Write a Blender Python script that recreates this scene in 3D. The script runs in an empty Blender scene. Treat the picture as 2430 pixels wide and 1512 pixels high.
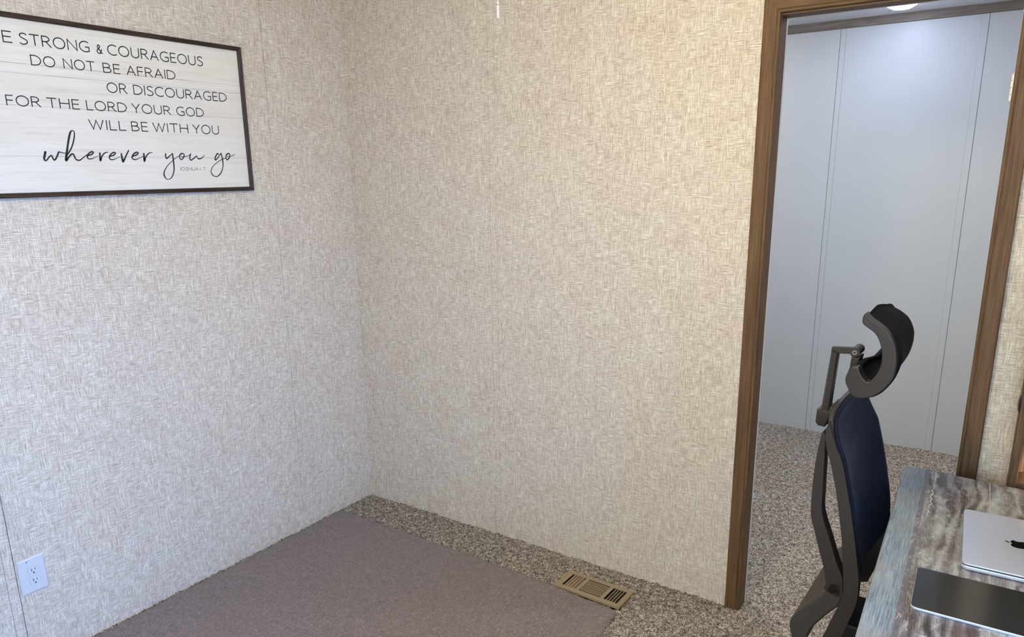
import bpy, bmesh, math, random
import numpy as np
from mathutils import Vector, Matrix
random.seed(7)
rng = np.random.default_rng(11)
SC = bpy.context.scene
C = SC.collection

# lamp strengths
DAY = 306.0
LED = 42.0
GLOBE = 85.0
PUCK = 110.0
LED2 = 372.0
DAY2 = 44.0
D2COL = (0.75, 1.02, 1.26)
GCOL = (1.18, 1.0, 0.6)
DCOL = (0.26, 0.74, 1.85)

# ------------------------------------------------------------------ camera, light, exposure
cam_d = bpy.data.cameras.new('camera'); cam = bpy.data.objects.new('camera', cam_d); C.objects.link(cam)
cam_d.sensor_width = 36.0
cam_d.lens = 1730.06/2430*36
cam_d.shift_y = (840.97-756)/2430
cam_d.clip_start = .05
R_ = Vector((0.83176541, 0.55499852, -0.01195627)); U_ = Vector((-0.12529071, 0.20866579, 0.96992826)); F_ = Vector((-0.54080361, 0.80525476, -0.24309715))
m = Matrix.Identity(4)
for i in range(3):
    m[i][0], m[i][1], m[i][2] = R_[i], U_[i], -F_[i]
m[0][3], m[1][3], m[2][3] = 2.54071, -2.46959, 1.6
cam.matrix_world = m
SC.camera = cam
SC.view_settings.view_transform = 'Standard'
try: SC.view_settings.look = 'None'
except Exception: pass
SC.view_settings.gamma = 1.0
SC.view_settings.use_curve_mapping = False
SC.view_settings.exposure = 0.0
SC.cycles.max_bounces = 8
SC.cycles.diffuse_bounces = 4

w = bpy.data.worlds.new('sky'); SC.world = w; w.use_nodes = True
bg = w.node_tree.nodes['Background']; bg.inputs[0].default_value = (.62, .75, 1, 1); bg.inputs[1].default_value = 1.0

# daylight coming in through an added, unseen window in the right hand wall
def area(name, loc, target, sx, sy, power, col, spread=180):
    d = bpy.data.lights.new(name, 'AREA'); d.shape = 'RECTANGLE'; d.size = sx; d.size_y = sy; d.energy = power; d.color = col
    d.spread = math.radians(spread)
    o = bpy.data.objects.new(name, d); C.objects.link(o); o.location = loc
    o.rotation_euler = (Vector(target)-Vector(loc)).to_track_quat('-Z', 'Y').to_euler()
    return o
WIN_Y0, WIN_Y1, WIN_Z0, WIN_Z1 = -2.75, -1.55, .85, 2.0
XR, YF, ZC = 3.62, -3.5, 2.385
area('added_daylight_right', (XR+1.6, -2.25, 2.25), (1.0, -2.05, .75), 1.7, 1.7, DAY, DCOL)

FX0, FX1, FZ0, FZ1 = 2.15, 3.35, .85, 2.05
area('added_daylight_front', ((FX0+FX1)/2, YF-.16, (FZ0+FZ1)/2), (2.4, 0, .9), 1.15, 1.15, DAY2, D2COL)  # added lamp at the front opening, brightens the back wall and desk

# ------------------------------------------------------------------ measured outlines (metres)
JOINTS = [.1245, .2735, .3945, .3665]
S1A, S1B, S2A, S2B = 1.6507, 1.6795, 2.312, 2.3454
HLX, HLY = 1.988, 1.80
TEXT = [[1.9889,2.0223,[["E",-1.3787,-1.3525],["STRONG",-1.3332,-1.1264],["&",-1.1053,-1.0854],["COURAGEOUS",-1.0694,-0.7191]]],[1.9317,1.9628,[["DO",-1.3107,-1.2395],["NOT",-1.2161,-1.118],["BE",-1.0921,-1.0347],["AFRAID",-1.0136,-0.835]]],[1.8704,1.9026,[["OR",-1.0884,-1.0202],["DISCOURAGED",-0.9981,-0.6327]]],[1.8102,1.8413,[["FOR",-1.3978,-1.3014],["THE",-1.2836,-1.1847],["LORD",-1.1635,-1.0291],["YOUR",-1.0112,-0.8693],["GOD",-0.8478,-0.7378]]],[1.75,1.7823,[["WILL",-1.1644,-1.0407],["BE",-1.0221,-0.9631],["WITH",-0.9452,-0.8091],["YOU",-0.7903,-0.6811]]],[1.618,1.63,[["JOSNUA",-0.8618,-0.7857],["l.7",-0.7787,-0.7571]]]]
SCRIPT = [[[-1.3106,1.6768,0.003],[-1.3143,1.6658,0.003],[-1.317,1.657,0.0028],[-1.3152,1.6515,0.0022],[-1.3097,1.6529,0.0019],[-1.3017,1.6619,0.0019],[-1.2942,1.6667,0.0019],[-1.2914,1.6592,0.0022],[-1.2877,1.653,0.0022],[-1.2823,1.6572,0.0022],[-1.2751,1.669,0.0022],[-1.2704,1.6774,0.002],[-1.2631,1.6761,0.0013],[-1.2551,1.6745,0.0011],[-1.249,1.6742,0.0011]],[[-1.2496,1.6679,0.0014],[-1.2447,1.6708,0.0014],[-1.2379,1.6792,0.0019],[-1.2288,1.6933,0.0019],[-1.2204,1.7116,0.0019],[-1.2151,1.7299,0.0017],[-1.2144,1.7417,0.0014],[-1.2196,1.7443,0.0014],[-1.2259,1.7392,0.0025],[-1.2327,1.7224,0.0028],[-1.2393,1.7014,0.0027],[-1.2455,1.6791,0.0031],[-1.251,1.6595,0.0033],[-1.2514,1.6523,0.0031],[-1.2434,1.661,0.0022],[-1.2352,1.6695,0.0023],[-1.2285,1.6721,0.002],[-1.2251,1.6668,0.0023],[-1.2229,1.6584,0.002],[-1.2167,1.6528,0.002],[-1.2081,1.6535,0.0017],[-1.1969,1.6614,0.0014],[-1.1849,1.67,0.0012]],[[-1.1831,1.6672,0.0014],[-1.1695,1.6714,0.0021],[-1.1628,1.6775,0.0018],[-1.1675,1.68,0.002],[-1.1777,1.6744,0.002],[-1.1843,1.6643,0.002],[-1.1816,1.6579,0.0017],[-1.1731,1.657,0.0014],[-1.1608,1.6614,0.0009],[-1.1489,1.6668,0.0007]],[[-1.1417,1.6756,0.0023],[-1.1428,1.6633,0.0026],[-1.1428,1.6532,0.0029],[-1.138,1.6633,0.002],[-1.1294,1.6736,0.0018],[-1.1212,1.6783,0.0014],[-1.1135,1.6796,0.0009]],[[-1.111,1.6658,0.0015],[-1.0967,1.67,0.002],[-1.0897,1.6763,0.0018],[-1.0946,1.6788,0.002],[-1.1054,1.6731,0.002],[-1.1122,1.6628,0.002],[-1.1093,1.6563,0.0018],[-1.1004,1.6553,0.0015],[-1.0874,1.6598,0.0009],[-1.0751,1.6654,0.0008]],[[-1.0698,1.675,0.002],[-1.069,1.661,0.003],[-1.0673,1.6491,0.0029],[-1.0605,1.6581,0.0024],[-1.0513,1.673,0.002],[-1.0429,1.6858,0.0018]],[[-1.0324,1.667,0.0015],[-1.0174,1.6713,0.0021],[-1.0101,1.6777,0.0018],[-1.0153,1.6804,0.0021],[-1.0266,1.6745,0.0021],[-1.0336,1.664,0.0021],[-1.0306,1.6572,0.0018],[-1.0212,1.6563,0.0016],[-1.0076,1.6609,0.0009],[-0.9946,1.6666,0.0008]],[[-0.99,1.676,0.0024],[-0.991,1.6631,0.0027],[-0.9909,1.6525,0.0031],[-0.9858,1.6632,0.0022],[-0.9764,1.6739,0.0018],[-0.9674,1.6789,0.0015],[-0.9589,1.6802,0.0009]],[[-0.909,1.676,0.0022],[-0.9102,1.6672,0.0022],[-0.9073,1.661,0.0023],[-0.8989,1.6661,0.0018],[-0.8865,1.675,0.0015],[-0.8822,1.6776,0.0017],[-0.8824,1.6688,0.0021],[-0.8822,1.6548,0.0023],[-0.8824,1.637,0.0023],[-0.8836,1.6229,0.002],[-0.8885,1.6076,0.0018],[-0.8975,1.5937,0.0016],[-0.9096,1.5874,0.001],[-0.9189,1.5908,0.0016],[-0.9244,1.6016,0.0023],[-0.9239,1.6105,0.002],[-0.9173,1.6231,0.0015],[-0.9041,1.6382,0.0011],[-0.8852,1.6535,0.001],[-0.8696,1.6638,0.0009],[-0.8566,1.6703,0.0009]],[[-0.8476,1.6781,0.0021],[-0.8549,1.6722,0.002],[-0.8562,1.6626,0.0018],[-0.8505,1.6569,0.0018],[-0.8416,1.6634,0.0018],[-0.837,1.6731,0.0018],[-0.8411,1.6781,0.0018],[-0.8476,1.6781,0.0018]],[[-0.8504,1.6681,0.0011],[-0.8404,1.6673,0.0011],[-0.827,1.6693,0.001],[-0.8148,1.6731,0.0011]],[[-0.8113,1.6772,0.002],[-0.8155,1.6655,0.002],[-0.8154,1.6578,0.0021],[-0.8105,1.6555,0.0019],[-0.8,1.6618,0.0018],[-0.7902,1.669,0.0015],[-0.7869,1.6707,0.0013],[-0.7855,1.6645,0.0016],[-0.7793,1.66,0.0019],[-0.7668,1.6633,0.0015],[-0.7584,1.67,0.0011],[-0.7541,1.674,0.0008]],[[-0.6947,1.6773,0.0021],[-0.6983,1.6802,0.0019],[-0.7066,1.6705,0.0021],[-0.7116,1.6591,0.0021],[-0.7074,1.6571,0.0019],[-0.6951,1.6679,0.0016],[-0.6832,1.6808,0.0016],[-0.6812,1.6748,0.0019],[-0.6788,1.6586,0.0021],[-0.6787,1.6397,0.0019],[-0.6831,1.6235,0.0016],[-0.6931,1.6073,0.0019],[-0.7071,1.5966,0.0016],[-0.7168,1.5953,0.0013],[-0.7286,1.6009,0.0019],[-0.7335,1.6116,0.0016],[-0.7331,1.6183,0.0013],[-0.723,1.633,0.0012],[-0.7006,1.6491,0.0011],[-0.6787,1.6593,0.0011],[-0.6661,1.6635,0.0011]],[[-0.6511,1.6809,0.0021],[-0.6599,1.675,0.0021],[-0.6628,1.6642,0.0019],[-0.6581,1.6572,0.002],[-0.6491,1.6643,0.0019],[-0.6445,1.6752,0.0019],[-0.6479,1.6809,0.0019],[-0.6511,1.6809,0.0019]],[[-0.6581,1.6696,0.0009],[-0.6452,1.6697,0.001],[-0.6317,1.6733,0.001],[-0.6217,1.6775,0.0008]]]
RAIL_BACK = [[-0.0254,0.9687],[-0.0203,0.9277],[-0.0075,0.8893],[0.0102,0.825],[0.0238,0.7625],[0.0371,0.6923],[0.0461,0.6271],[0.0531,0.5567],[0.0507,0.5231],[0.0391,0.482],[0.0201,0.4146],[0.0034,0.3632]]
RAIL_FRONT = [[-0.0196,0.9919],[-0.0151,0.9742],[0.0005,0.9324],[0.0185,0.8955],[0.0361,0.8318],[0.0515,0.7704],[0.0664,0.7015],[0.0787,0.6381],[0.0873,0.5893],[0.0877,0.5299],[0.0769,0.4797],[0.0646,0.4329],[0.0491,0.3826]]
LOOP = [[-0.0314,0.9596],[-0.036,0.9542],[-0.0428,0.8986],[-0.0458,0.8325],[-0.0444,0.7416],[-0.0319,0.6929],[-0.0133,0.6339],[-0.0007,0.5969],[0.0083,0.5537],[0.0081,0.5327],[0.0482,0.5229],[0.05,0.548],[0.0456,0.5839],[0.0306,0.6148],[0.0078,0.6766],[-0.0164,0.7414],[-0.0205,0.7998],[-0.0231,0.8646],[-0.0255,0.9375],[-0.0232,0.9458]]
ARM = [[0.0083,0.5537],[0.0074,0.5288],[-0.0151,0.4956],[-0.0482,0.4527],[-0.0681,0.4193],[-0.0719,0.3958],[-0.0661,0.372],[-0.0527,0.3436],[-0.0259,0.3678],[-0.0179,0.402],[0.0036,0.4387],[0.0259,0.4725],[0.0444,0.497],[0.0512,0.524],[0.0454,0.5645]]
HEADC = [[0.0273,1.2581],[0.0234,1.2577],[0.0195,1.2501],[0.0186,1.2399],[0.0205,1.2337],[0.0244,1.2295],[0.0333,1.2236],[0.0473,1.2142],[0.0561,1.2037],[0.0626,1.1901],[0.0674,1.1762],[0.0701,1.162],[0.0711,1.1446],[0.0689,1.1281],[0.0616,1.1101],[0.0538,1.0961],[0.0466,1.089],[0.0396,1.0929],[0.0307,1.1014],[0.0249,1.1125],[0.022,1.1225],[0.0139,1.1228],[0.0049,1.1184],[0.0005,1.1072],[-0.0045,1.0943],[-0.0055,1.0865],[-0.0029,1.0763],[0.0047,1.0623],[0.0128,1.049],[0.024,1.0455],[0.0348,1.0456],[0.0504,1.0505],[0.0629,1.0572],[0.0762,1.0691],[0.0865,1.0822],[0.094,1.0967],[0.099,1.1108],[0.102,1.1302],[0.1026,1.1492],[0.1011,1.1634],[0.0983,1.1775],[0.0936,1.1912],[0.0866,1.2047],[0.0777,1.2179],[0.0665,1.228],[0.0527,1.2373],[0.039,1.245],[0.0304,1.2527]]
PADOUT = [[0.0272,1.2596],[0.0303,1.2541],[0.0401,1.2474],[0.0549,1.2405],[0.07,1.2307],[0.0852,1.2188],[0.0969,1.2031],[0.1049,1.187],[0.1109,1.1706],[0.1128,1.1593],[0.1129,1.142],[0.1093,1.1212],[0.1027,1.0996],[0.0931,1.0803],[0.0797,1.0602],[0.0666,1.0473],[0.0516,1.0386],[0.0358,1.0357],[0.0219,1.0393],[0.013,1.0469]]
POST = [[-0.0711,0.9687],[-0.06,1.1324],[-0.0087,1.1372],[-0.0172,1.0755]]
TILT = [[-0.0157,1.1249],[-0.0052,1.1218],[0.0044,1.1277],[0.0021,1.1093],[0.0022,1.0979],[0.0085,1.0852],[0.0198,1.0733],[0.0156,1.0543],[-0.0059,1.0427],[-0.0211,1.0506],[-0.0256,1.0649],[-0.0218,1.0805],[-0.018,1.0949]]
BOX = [[-0.0884,0.9678],[-0.06,0.966],[-0.0549,0.9813],[-0.0449,0.9772],[-0.0647,0.9217],[-0.0824,0.923],[-0.0898,0.9324]]

# ------------------------------------------------------------------ helpers
def tag(o, label=None, cat=None, group=None, kind=None):
    if label: o['label'] = label
    if cat: o['category'] = cat
    if group: o['group'] = group
    if kind: o['kind'] = kind
    return o
def thing(name, label, cat, loc=(0, 0, 0), rz=0, kind=None):
    o = bpy.data.objects.new(name, None); C.objects.link(o); o.location = loc; o.rotation_euler = (0, 0, rz)
    o.empty_display_size = .05
    return tag(o, label, cat, None, kind)
def link(name, bm, mats, parent=None, origin=(0, 0, 0), smooth=None, kind=None, label=None):
    """one mesh object; vertices are given in the parent's space plus origin (world when there is no parent)"""
    me = bpy.data.meshes.new(name)
    if origin != (0, 0, 0): bmesh.ops.translate(bm, verts=bm.verts, vec=-Vector(origin))
    bmesh.ops.recalc_face_normals(bm, faces=bm.faces)
    bm.to_mesh(me); bm.free()
    for mt in (mats if isinstance(mats, (list, tuple)) else [mats]): me.materials.append(mt)
    if smooth is not None:
        for p in me.polygons: p.use_smooth = True
        try: me.set_sharp_from_angle(angle=math.radians(smooth))
        except Exception: pass
    o = bpy.data.objects.new(name, me); C.objects.link(o)
    if parent: o.parent = parent
    if kind: o['kind'] = kind
    if label: o['label'] = label
    return o
def box(bm, x0, x1, y0, y1, z0, z1, bev=0, mat=0, seg=2):
    r = bmesh.ops.create_cube(bm, size=1)
    vs = r['verts']
    for v in vs: v.co = Vector(((x0+x1)/2+v.co.x*(x1-x0), (y0+y1)/2+v.co.y*(y1-y0), (z0+z1)/2+v.co.z*(z1-z0)))
    fs = {f for v in vs for f in v.link_faces}
    for f in fs: f.material_index = mat
    if bev:
        es = {e for f in fs for e in f.edges}
        bmesh.ops.bevel(bm, geom=list(es), offset=bev, segments=seg, profile=.6, affect='EDGES')
    return bm
def B(*a, **k): return box(bmesh.new(), *a, **k)
def prism(bm, pts, fn, l0, l1, bev=0, mat=0, seg=2):
    """closed outline pts (a,b) lifted by fn(a,b,l) between l0 and l1"""
    v0 = [bm.verts.new(fn(a, b, l0)) for a, b in pts]; v1 = [bm.verts.new(fn(a, b, l1)) for a, b in pts]
    n = len(pts); fs = []
    fs.append(bm.faces.new(v0)); fs.append(bm.faces.new(v1[::-1]))
    for i in range(n): fs.append(bm.faces.new((v0[i], v1[i], v1[(i+1) % n], v0[(i+1) % n])))
    for f in fs: f.material_index = mat
    if bev:
        bmesh.ops.recalc_face_normals(bm, faces=fs)
        es = list(fs[0].edges)+list(fs[1].edges)
        bmesh.ops.bevel(bm, geom=es, offset=bev, segments=seg, profile=.5, affect='EDGES', clamp_overlap=True)
    return bm
def cyl(bm, p0, p1, r0, r1=None, n=24, caps=True, mat=0):
    r1 = r0 if r1 is None else r1
    p0, p1 = Vector(p0), Vector(p1); d = (p1-p0).normalized()
    a = d.orthogonal().normalized(); b = d.cross(a)
    A_ = [bm.verts.new(p0+r0*(math.cos(t)*a+math.sin(t)*b)) for t in [2*math.pi*i/n for i in range(n)]]
    B_ = [bm.verts.new(p1+r1*(math.cos(t)*a+math.sin(t)*b)) for t in [2*math.pi*i/n for i in range(n)]]
    fs = [bm.faces.new((A_[i], A_[(i+1) % n], B_[(i+1) % n], B_[i])) for i in range(n)]
    if caps: fs += [bm.faces.new(A_[::-1]), bm.faces.new(B_)]
    for f in fs: f.material_index = mat
    return bm
def lathe(bm, prof, cx, cy, n=32, mat=0):
    """prof [(r,z)] turned about the vertical through (cx,cy)"""
    rings = []
    for r, z in prof:
        rings.append([bm.verts.new((cx+r*math.cos(2*math.pi*i/n), cy+r*math.sin(2*math.pi*i/n), z)) for i in range(n)] if r > 1e-6 else [bm.verts.new((cx, cy, z))])
    for a, b in zip(rings, rings[1:]):
        for i in range(n):
            j = (i+1) % n
            if len(a) == 1 and len(b) == 1: continue
            if len(a) == 1: f = bm.faces.new((a[0], b[j], b[i]))
            elif len(b) == 1: f = bm.faces.new((a[i], a[j], b[0]))
            else: f = bm.faces.new((a[i], a[j], b[j], b[i]))
            f.material_index = mat
    return bm
def catmull(P, k=6, closed=False):
    out = []; n = len(P)
    for i in range(n if closed else n-1):
        g = lambda j: P[j % n] if closed else P[max(0, min(n-1, j))]
        p0, p1, p2, p3 = g(i-1), g(i), g(i+1), g(i+2)
        for s in range(k):
            t = s/k
            out.append(tuple(.5*(2*b+(c-a)*t+(2*a-5*b+4*c-d)*t*t+(3*b-a-3*c+d)*t**3) for a, b, c, d in zip(p0, p1, p2, p3)))
    if not closed: out.append(tuple(P[-1]))
    return out
def sweep(bm, path, sect, closed=False, up=None, mat=0):
    """sect [(a,b)] carried along a 3-D path; a along the side vector, b along up"""
    n = len(path); rings = []
    for i, p in enumerate(path):
        p = Vector(p)
        q0 = Vector(path[(i-1) % n] if closed else path[max(0, i-1)]); q1 = Vector(path[(i+1) % n] if closed else path[min(n-1, i+1)])
        d = (q1-q0).normalized()
        u = Vector(up(i) if callable(up) else up); side = d.cross(u).normalized(); u2 = side.cross(d)
        rings.append([bm.verts.new(p+side*a+u2*b) for a, b in sect])
    k = len(sect)
    for i in range(n if closed else n-1):
        A_, B_ = rings[i], rings[(i+1) % n]
        for j in range(k):
            f = bm.faces.new((A_[j], A_[(j+1) % k], B_[(j+1) % k], B_[j])); f.material_index = mat
    if not closed:
        bm.faces.new(rings[0][::-1]); bm.faces.new(rings[-1])
    return bm

# ------------------------------------------------------------------ materials
class NT:
    def __init__(s, name):
        s.m = bpy.data.materials.new(name); s.m.use_nodes = True; s.t = s.m.node_tree; s.b = s.t.nodes['Principled BSDF']
        tc = s.t.nodes.new('ShaderNodeTexCoord'); s.obj = tc.outputs['Object']; s.gen = tc.outputs['Generated']
    def n(s, typ, **kw):
        x = s.t.nodes.new(typ)
        for k, v in kw.items(): setattr(x, k, v)
        return x
    def set(s, sock, v):
        if isinstance(v, bpy.types.NodeSocket): s.t.links.new(v, sock)
        elif isinstance(v, (tuple, list)) and len(v) == 3 and sock.type == 'RGBA': sock.default_value = (*v, 1)
        else: sock.default_value = v
    def math(s, op, a, b=0.0, c=None, clamp=False):
        x = s.n('ShaderNodeMath', operation=op, use_clamp=clamp); s.set(x.inputs[0], a); s.set(x.inputs[1], b)
        if c is not None: s.set(x.inputs[2], c)
        return x.outputs[0]
    def sep(s, v):
        x = s.n('ShaderNodeSeparateXYZ'); s.set(x.inputs[0], v); return x.outputs
    def comb(s, a, b, c=0.0):
        x = s.n('ShaderNodeCombineXYZ')
        for i, q in enumerate((a, b, c)): s.set(x.inputs[i], q)
        return x.outputs[0]
    def noise(s, vec, scale, detail=2, rough=.5, dist=0.0):
        x = s.n('ShaderNodeTexNoise'); s.set(x.inputs['Vector'], vec); x.inputs['Scale'].default_value = scale
        x.inputs['Detail'].default_value = detail; x.inputs['Roughness'].default_value = rough; x.inputs['Distortion'].default_value = dist
        return x.outputs[0]
    def vor(s, vec, scale, out='Distance'):
        x = s.n('ShaderNodeTexVoronoi'); s.set(x.inputs['Vector'], vec); x.inputs['Scale'].default_value = scale; return x.outputs[out]
    def smap(s, v, a, b, c=0.0, d=1.0):
        x = s.n('ShaderNodeMapRange'); s.set(x.inputs[0], v)
        for i, q in enumerate((a, b, c, d)): x.inputs[i+1].default_value = q
        return x.outputs[0]
    def mix(s, f, a, b, mode='MIX'):
        x = s.n('ShaderNodeMix', data_type='RGBA', blend_type=mode); s.set(x.inputs[0], f); s.set(x.inputs[6], a); s.set(x.inputs[7], b); return x.outputs[2]
    def ramp(s, v, stops):
        x = s.n('ShaderNodeValToRGB'); s.set(x.inputs[0], v); e = x.color_ramp.elements
        while len(e) < len(stops): e.new(.5)
        for i, (p, c) in enumerate(stops): e[i].position = p; e[i].color = (*c, 1)
        return x.outputs[0]
    def bump(s, h, strength=.3, dist=.002):
        x = s.n('ShaderNodeBump'); s.set(x.inputs['Height'], h); x.inputs['Strength'].default_value = strength; x.inputs['Distance'].default_value = dist
        s.t.links.new(x.outputs[0], s.b.inputs['Normal'])
    def fin(s, col, rough=.5, metal=0.0, spec=.5, **kw):
        s.set(s.b.inputs['Base Color'], col); s.set(s.b.inputs['Roughness'], rough); s.b.inputs['Metallic'].default_value = metal
        s.b.inputs['Specular IOR Level'].default_value = spec
        for k, v in kw.items(): s.set(s.b.inputs[k], v)
        return s.m
def L(r, g, b):
    f = lambda c: (c/255/12.92 if c/255 <= .04045 else ((c/255+.055)/1.055)**2.4)
    return (f(r), f(g), f(b))
def plain(name, rgb, rough=.5, metal=0, spec=.5, grain=0.0, scale=60, **kw):
    k = NT(name); c = L(*rgb)
    if grain:
        n = k.noise(k.obj, scale, 4, .6)
        c = k.mix(n, tuple(q*(1-grain) for q in c), tuple(min(1, q*(1+grain)) for q in c))
    return k.fin(c, rough, metal, spec, **kw)

def linen(name, axis):
    k = NT(name); x = k.sep(k.obj); u, v = x[axis], x[2]
    def threads(along, across, off, f, ln):
        return k.noise(k.comb(k.math('MULTIPLY', along, ln), k.math('MULTIPLY', across, f), off), 1, 2.0, .55)
    nh = k.math('MULTIPLY_ADD', threads(u, v, 0.0, 330, 27), .6, k.math('MULTIPLY', threads(u, v, 4.4, 600, 55), .4))
    nv = k.math('MULTIPLY_ADD', threads(v, u, 7.3, 330, 27), .6, k.math('MULTIPLY', threads(v, u, 9.1, 600, 55), .4))
    pm = k.noise(k.comb(k.math('MULTIPLY', u, 24), k.math('MULTIPLY', v, 24), 3.1), 1, 2.5, .6)
    pm = k.smap(pm, .36, .64, .18, .82)
    th = k.math('ADD', k.math('MULTIPLY', nh, pm), k.math('MULTIPLY', nv, k.math('SUBTRACT', 1.0, pm)))
    cl = k.noise(k.comb(k.math('MULTIPLY', u, 55), k.math('MULTIPLY', v, 55), 1.7), 1, 2)
    dots = k.noise(k.comb(k.math('MULTIPLY', u, 380), k.math('MULTIPLY', v, 380), 2.9), 1, 1)
    tot = k.math('MULTIPLY_ADD', dots, .16, k.math('MULTIPLY_ADD', cl, .08, k.math('MULTIPLY', th, .86)))
    col = k.ramp(tot, [(.41, L(156, 141, 123)), (.55, L(210, 197, 180)), (.68, L(248, 239, 225))])
    big = k.noise(k.comb(u, v, 5.0), 9, 4, .6)
    col = k.mix(k.smap(big, .38, .62), col, k.mix(1.0, col, (.965, .935, .935), 'MULTIPLY'))
    return k.fin(col, .66, 0, .25)

def carpet_mat():
    k = NT('frieze carpet pile')
    a = k.noise(k.obj, 165, 2, .6); b = k.noise(k.obj, 45, 2, .5); c = k.noise(k.obj, 3.5, 3, .6)
    t = k.math('MULTIPLY_ADD', b, .3, k.math('MULTIPLY', a, .8))
    col = k.ramp(t, [(.39, L(72, 64, 56)), (.53, L(130, 120, 110)), (.66, L(194, 185, 174))])
    col = k.mix(k.smap(c, .35, .65), col, k.mix(1.0, col, (.90, .89, .88), 'MULTIPLY'))
    k.bump(a, .6, .004)
    return k.fin(col, 1.0, 0, .08)
def rug_mat():
    k = NT('mauve grey needle felt')
    a = k.noise(k.obj, 230, 3, .65, .8); c = k.noise(k.obj, 60, 3, .6, 1.5)
    t = k.math('MULTIPLY_ADD', c, .35, k.math('MULTIPLY', a, .65))
    col = k.ramp(t, [(.38, L(104, 92, 91)), (.50, L(123, 111, 109)), (.62, L(147, 135, 132))])
    k.bump(t, .45, .002)
    return k.fin(col, 1.0, 0, .1, **{'Sheen Weight': .15})
def wood(name, dark, mid, light, axis=2, su=70, sv=5, rough=.45, spec=.4, bump=.15):
    k = NT(name); x = k.sep(k.obj); f = [k.math('MULTIPLY', x[i], sv if i == axis else su) for i in range(3)]
    v = k.comb(*f)
    n1 = k.noise(v, 1, 4, .6, .6); n2 = k.noise(k.comb(*[k.math('MULTIPLY', x[i], (sv*2.6 if i == axis else su*5)) for i in range(3)]), 1, 2, .5)
    t = k.math('MULTIPLY_ADD', n2, .35, k.math('MULTIPLY', n1, .65))
    col = k.ramp(t, [(.36, L(*dark)), (.5, L(*mid)), (.64, L(*light))])
    k.bump(t, bump, .001)
    return k.fin(col, rough, 0, spec)

M = {}
M['linen_left'] = linen('woven linen wallpaper on the left wall', 1)
M['linen_back'] = linen('woven linen wallpaper on the back wall', 0)
M['core'] = plain('panel joint', (120, 108, 96), .9)
M['hall'] = None
k = NT('pale hall panel'); x = k.sep(k.obj)
n1 = k.noise(k.comb(k.math('MULTIPLY', x[0], 260), k.math('MULTIPLY', x[2], 60)), 1, 2, .6); n2 = k.noise(k.obj, 6, 3)
M['hall'] = k.fin(k.mix(k.math('MULTIPLY_ADD', n2, .5, k.math('MULTIPLY', n1, .5)), L(184, 187, 189), L(197, 199, 200)), .4, 0, .4)
M['hallcore'] = plain('hall panel joint', (150, 151, 153), .8)
k = NT('sprayed ceiling texture'); n = k.noise(k.obj, 55, 3, .6, .6); k.bump(k.smap(n, .42, .62), .9, .006)
M['ceiling'] = k.fin(L(240, 241, 242), .85, 0, .2)
M['paint'] = plain('white paint', (226, 224, 220), .5, grain=.03)
M['carpet'] = carpet_mat()
M['rug'] = rug_mat()
M['casing'] = wood('brown oak print casing', (82, 59, 39), (101, 75, 51), (117, 90, 64), 2, 75, 4, .55, .25)
M['casing_h'] = wood('brown oak print head casing', (82, 59, 39), (101, 75, 51), (117, 90, 64), 0, 75, 4, .55, .25)
M['crown'] = wood('grey brown crown moulding', (94, 83, 74), (116, 104, 94), (132, 121, 110), 0, 70, 4)
M['frame'] = wood('dark walnut frame', (28, 19, 14), (52, 37, 28), (78, 60, 48), 1, 120, 6, .42)
M['frame_v'] = wood('dark walnut frame upright', (28, 19, 14), (52, 37, 28), (78, 60, 48), 2, 120, 6, .42)
M['ink'] = plain('black print ink', (22, 21, 22), .6)
M['ink2'] = plain('grey black print ink', (64, 62, 60), .6)
M['plate'] = plain('white outlet plastic', (208, 208, 212), .36, grain=.02)
M['slot'] = plain('dark slot', (26, 26, 30), .7)
M['groove'] = plain('outlet seam', (158, 158, 164), .6)
M['tan_metal'] = plain('tan enamelled steel', (152, 133, 106), .42, 0, .5, grain=.04)
M['duct'] = plain('dark duct', (34, 27, 20), .8)
M['louver'] = plain('tan louver', (132, 111, 84), .5)
M['plastic'] = plain('charcoal brown moulded plastic', (50, 43, 38), .36, 0, .5, grain=.05, scale=300)
M['plastic_grey'] = plain('slate grey moulded plastic', (62, 57, 54), .45, 0, .4, grain=.04, scale=300)
k = NT('navy black mesh fabric'); x = k.sep(k.obj)
wv = k.math('MULTIPLY', k.math('SINE', k.math('MULTIPLY', x[1], 2600)), k.math('SINE', k.math('MULTIPLY', x[2], 2600)))
wv = k.math('MULTIPLY_ADD', wv, .5, .5)
k.bump(wv, .15, .0006)
M['mesh'] = k.fin(k.mix(wv, L(9, 12, 26), L(17, 23, 44)), .6, 0, .12, **{'Sheen Weight': .08, 'Sheen Tint': (.35, .45, .75)})
M['pad'] = plain('black headrest fabric', (16, 15, 17), .8, 0, .12, grain=.12, scale=900)
M['seat'] = plain('dark navy seat fabric', (30, 30, 42), .85, 0, .25, grain=.15, scale=900)
M['chrome'] = plain('bright steel', (205, 203, 200), .2, 1)
M['black_metal'] = plain('black coated metal', (20, 20, 21), .4)
M['alu'] = plain('silver anodised aluminium', (202, 209, 228), .42, .55, grain=.015, scale=500)
M['mirror'] = plain('dark mirror emblem', (60, 56, 50), .12, 1)
M['glass'] = plain('dark glossy glass', (40, 43, 45), .16, 0, .9)
M['rubber'] = plain('black rubber', (18, 18, 18), .7)
M['bead'] = plain('white bead', (240, 238, 232), .25)
M['bookwood'] = wood('brown cabinet wood', (66, 48, 33), (90, 68, 49), (112, 88, 66), 2, 60, 4, .6, .2)
M['knob'] = plain('black knob', (14, 13, 13), .35)
M['brass'] = plain('pale satin metal', (232, 224, 212), .4, .3)
M['pane'] = plain('clear pane', (255, 255, 255), .02, 0, .5, **{'Transmission Weight': 1.0})
def emit(name, col, s):
    k = NT(name); return k.fin((.8, .8, .8), .5, **{'Emission Color': col, 'Emission Strength': s})
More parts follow.
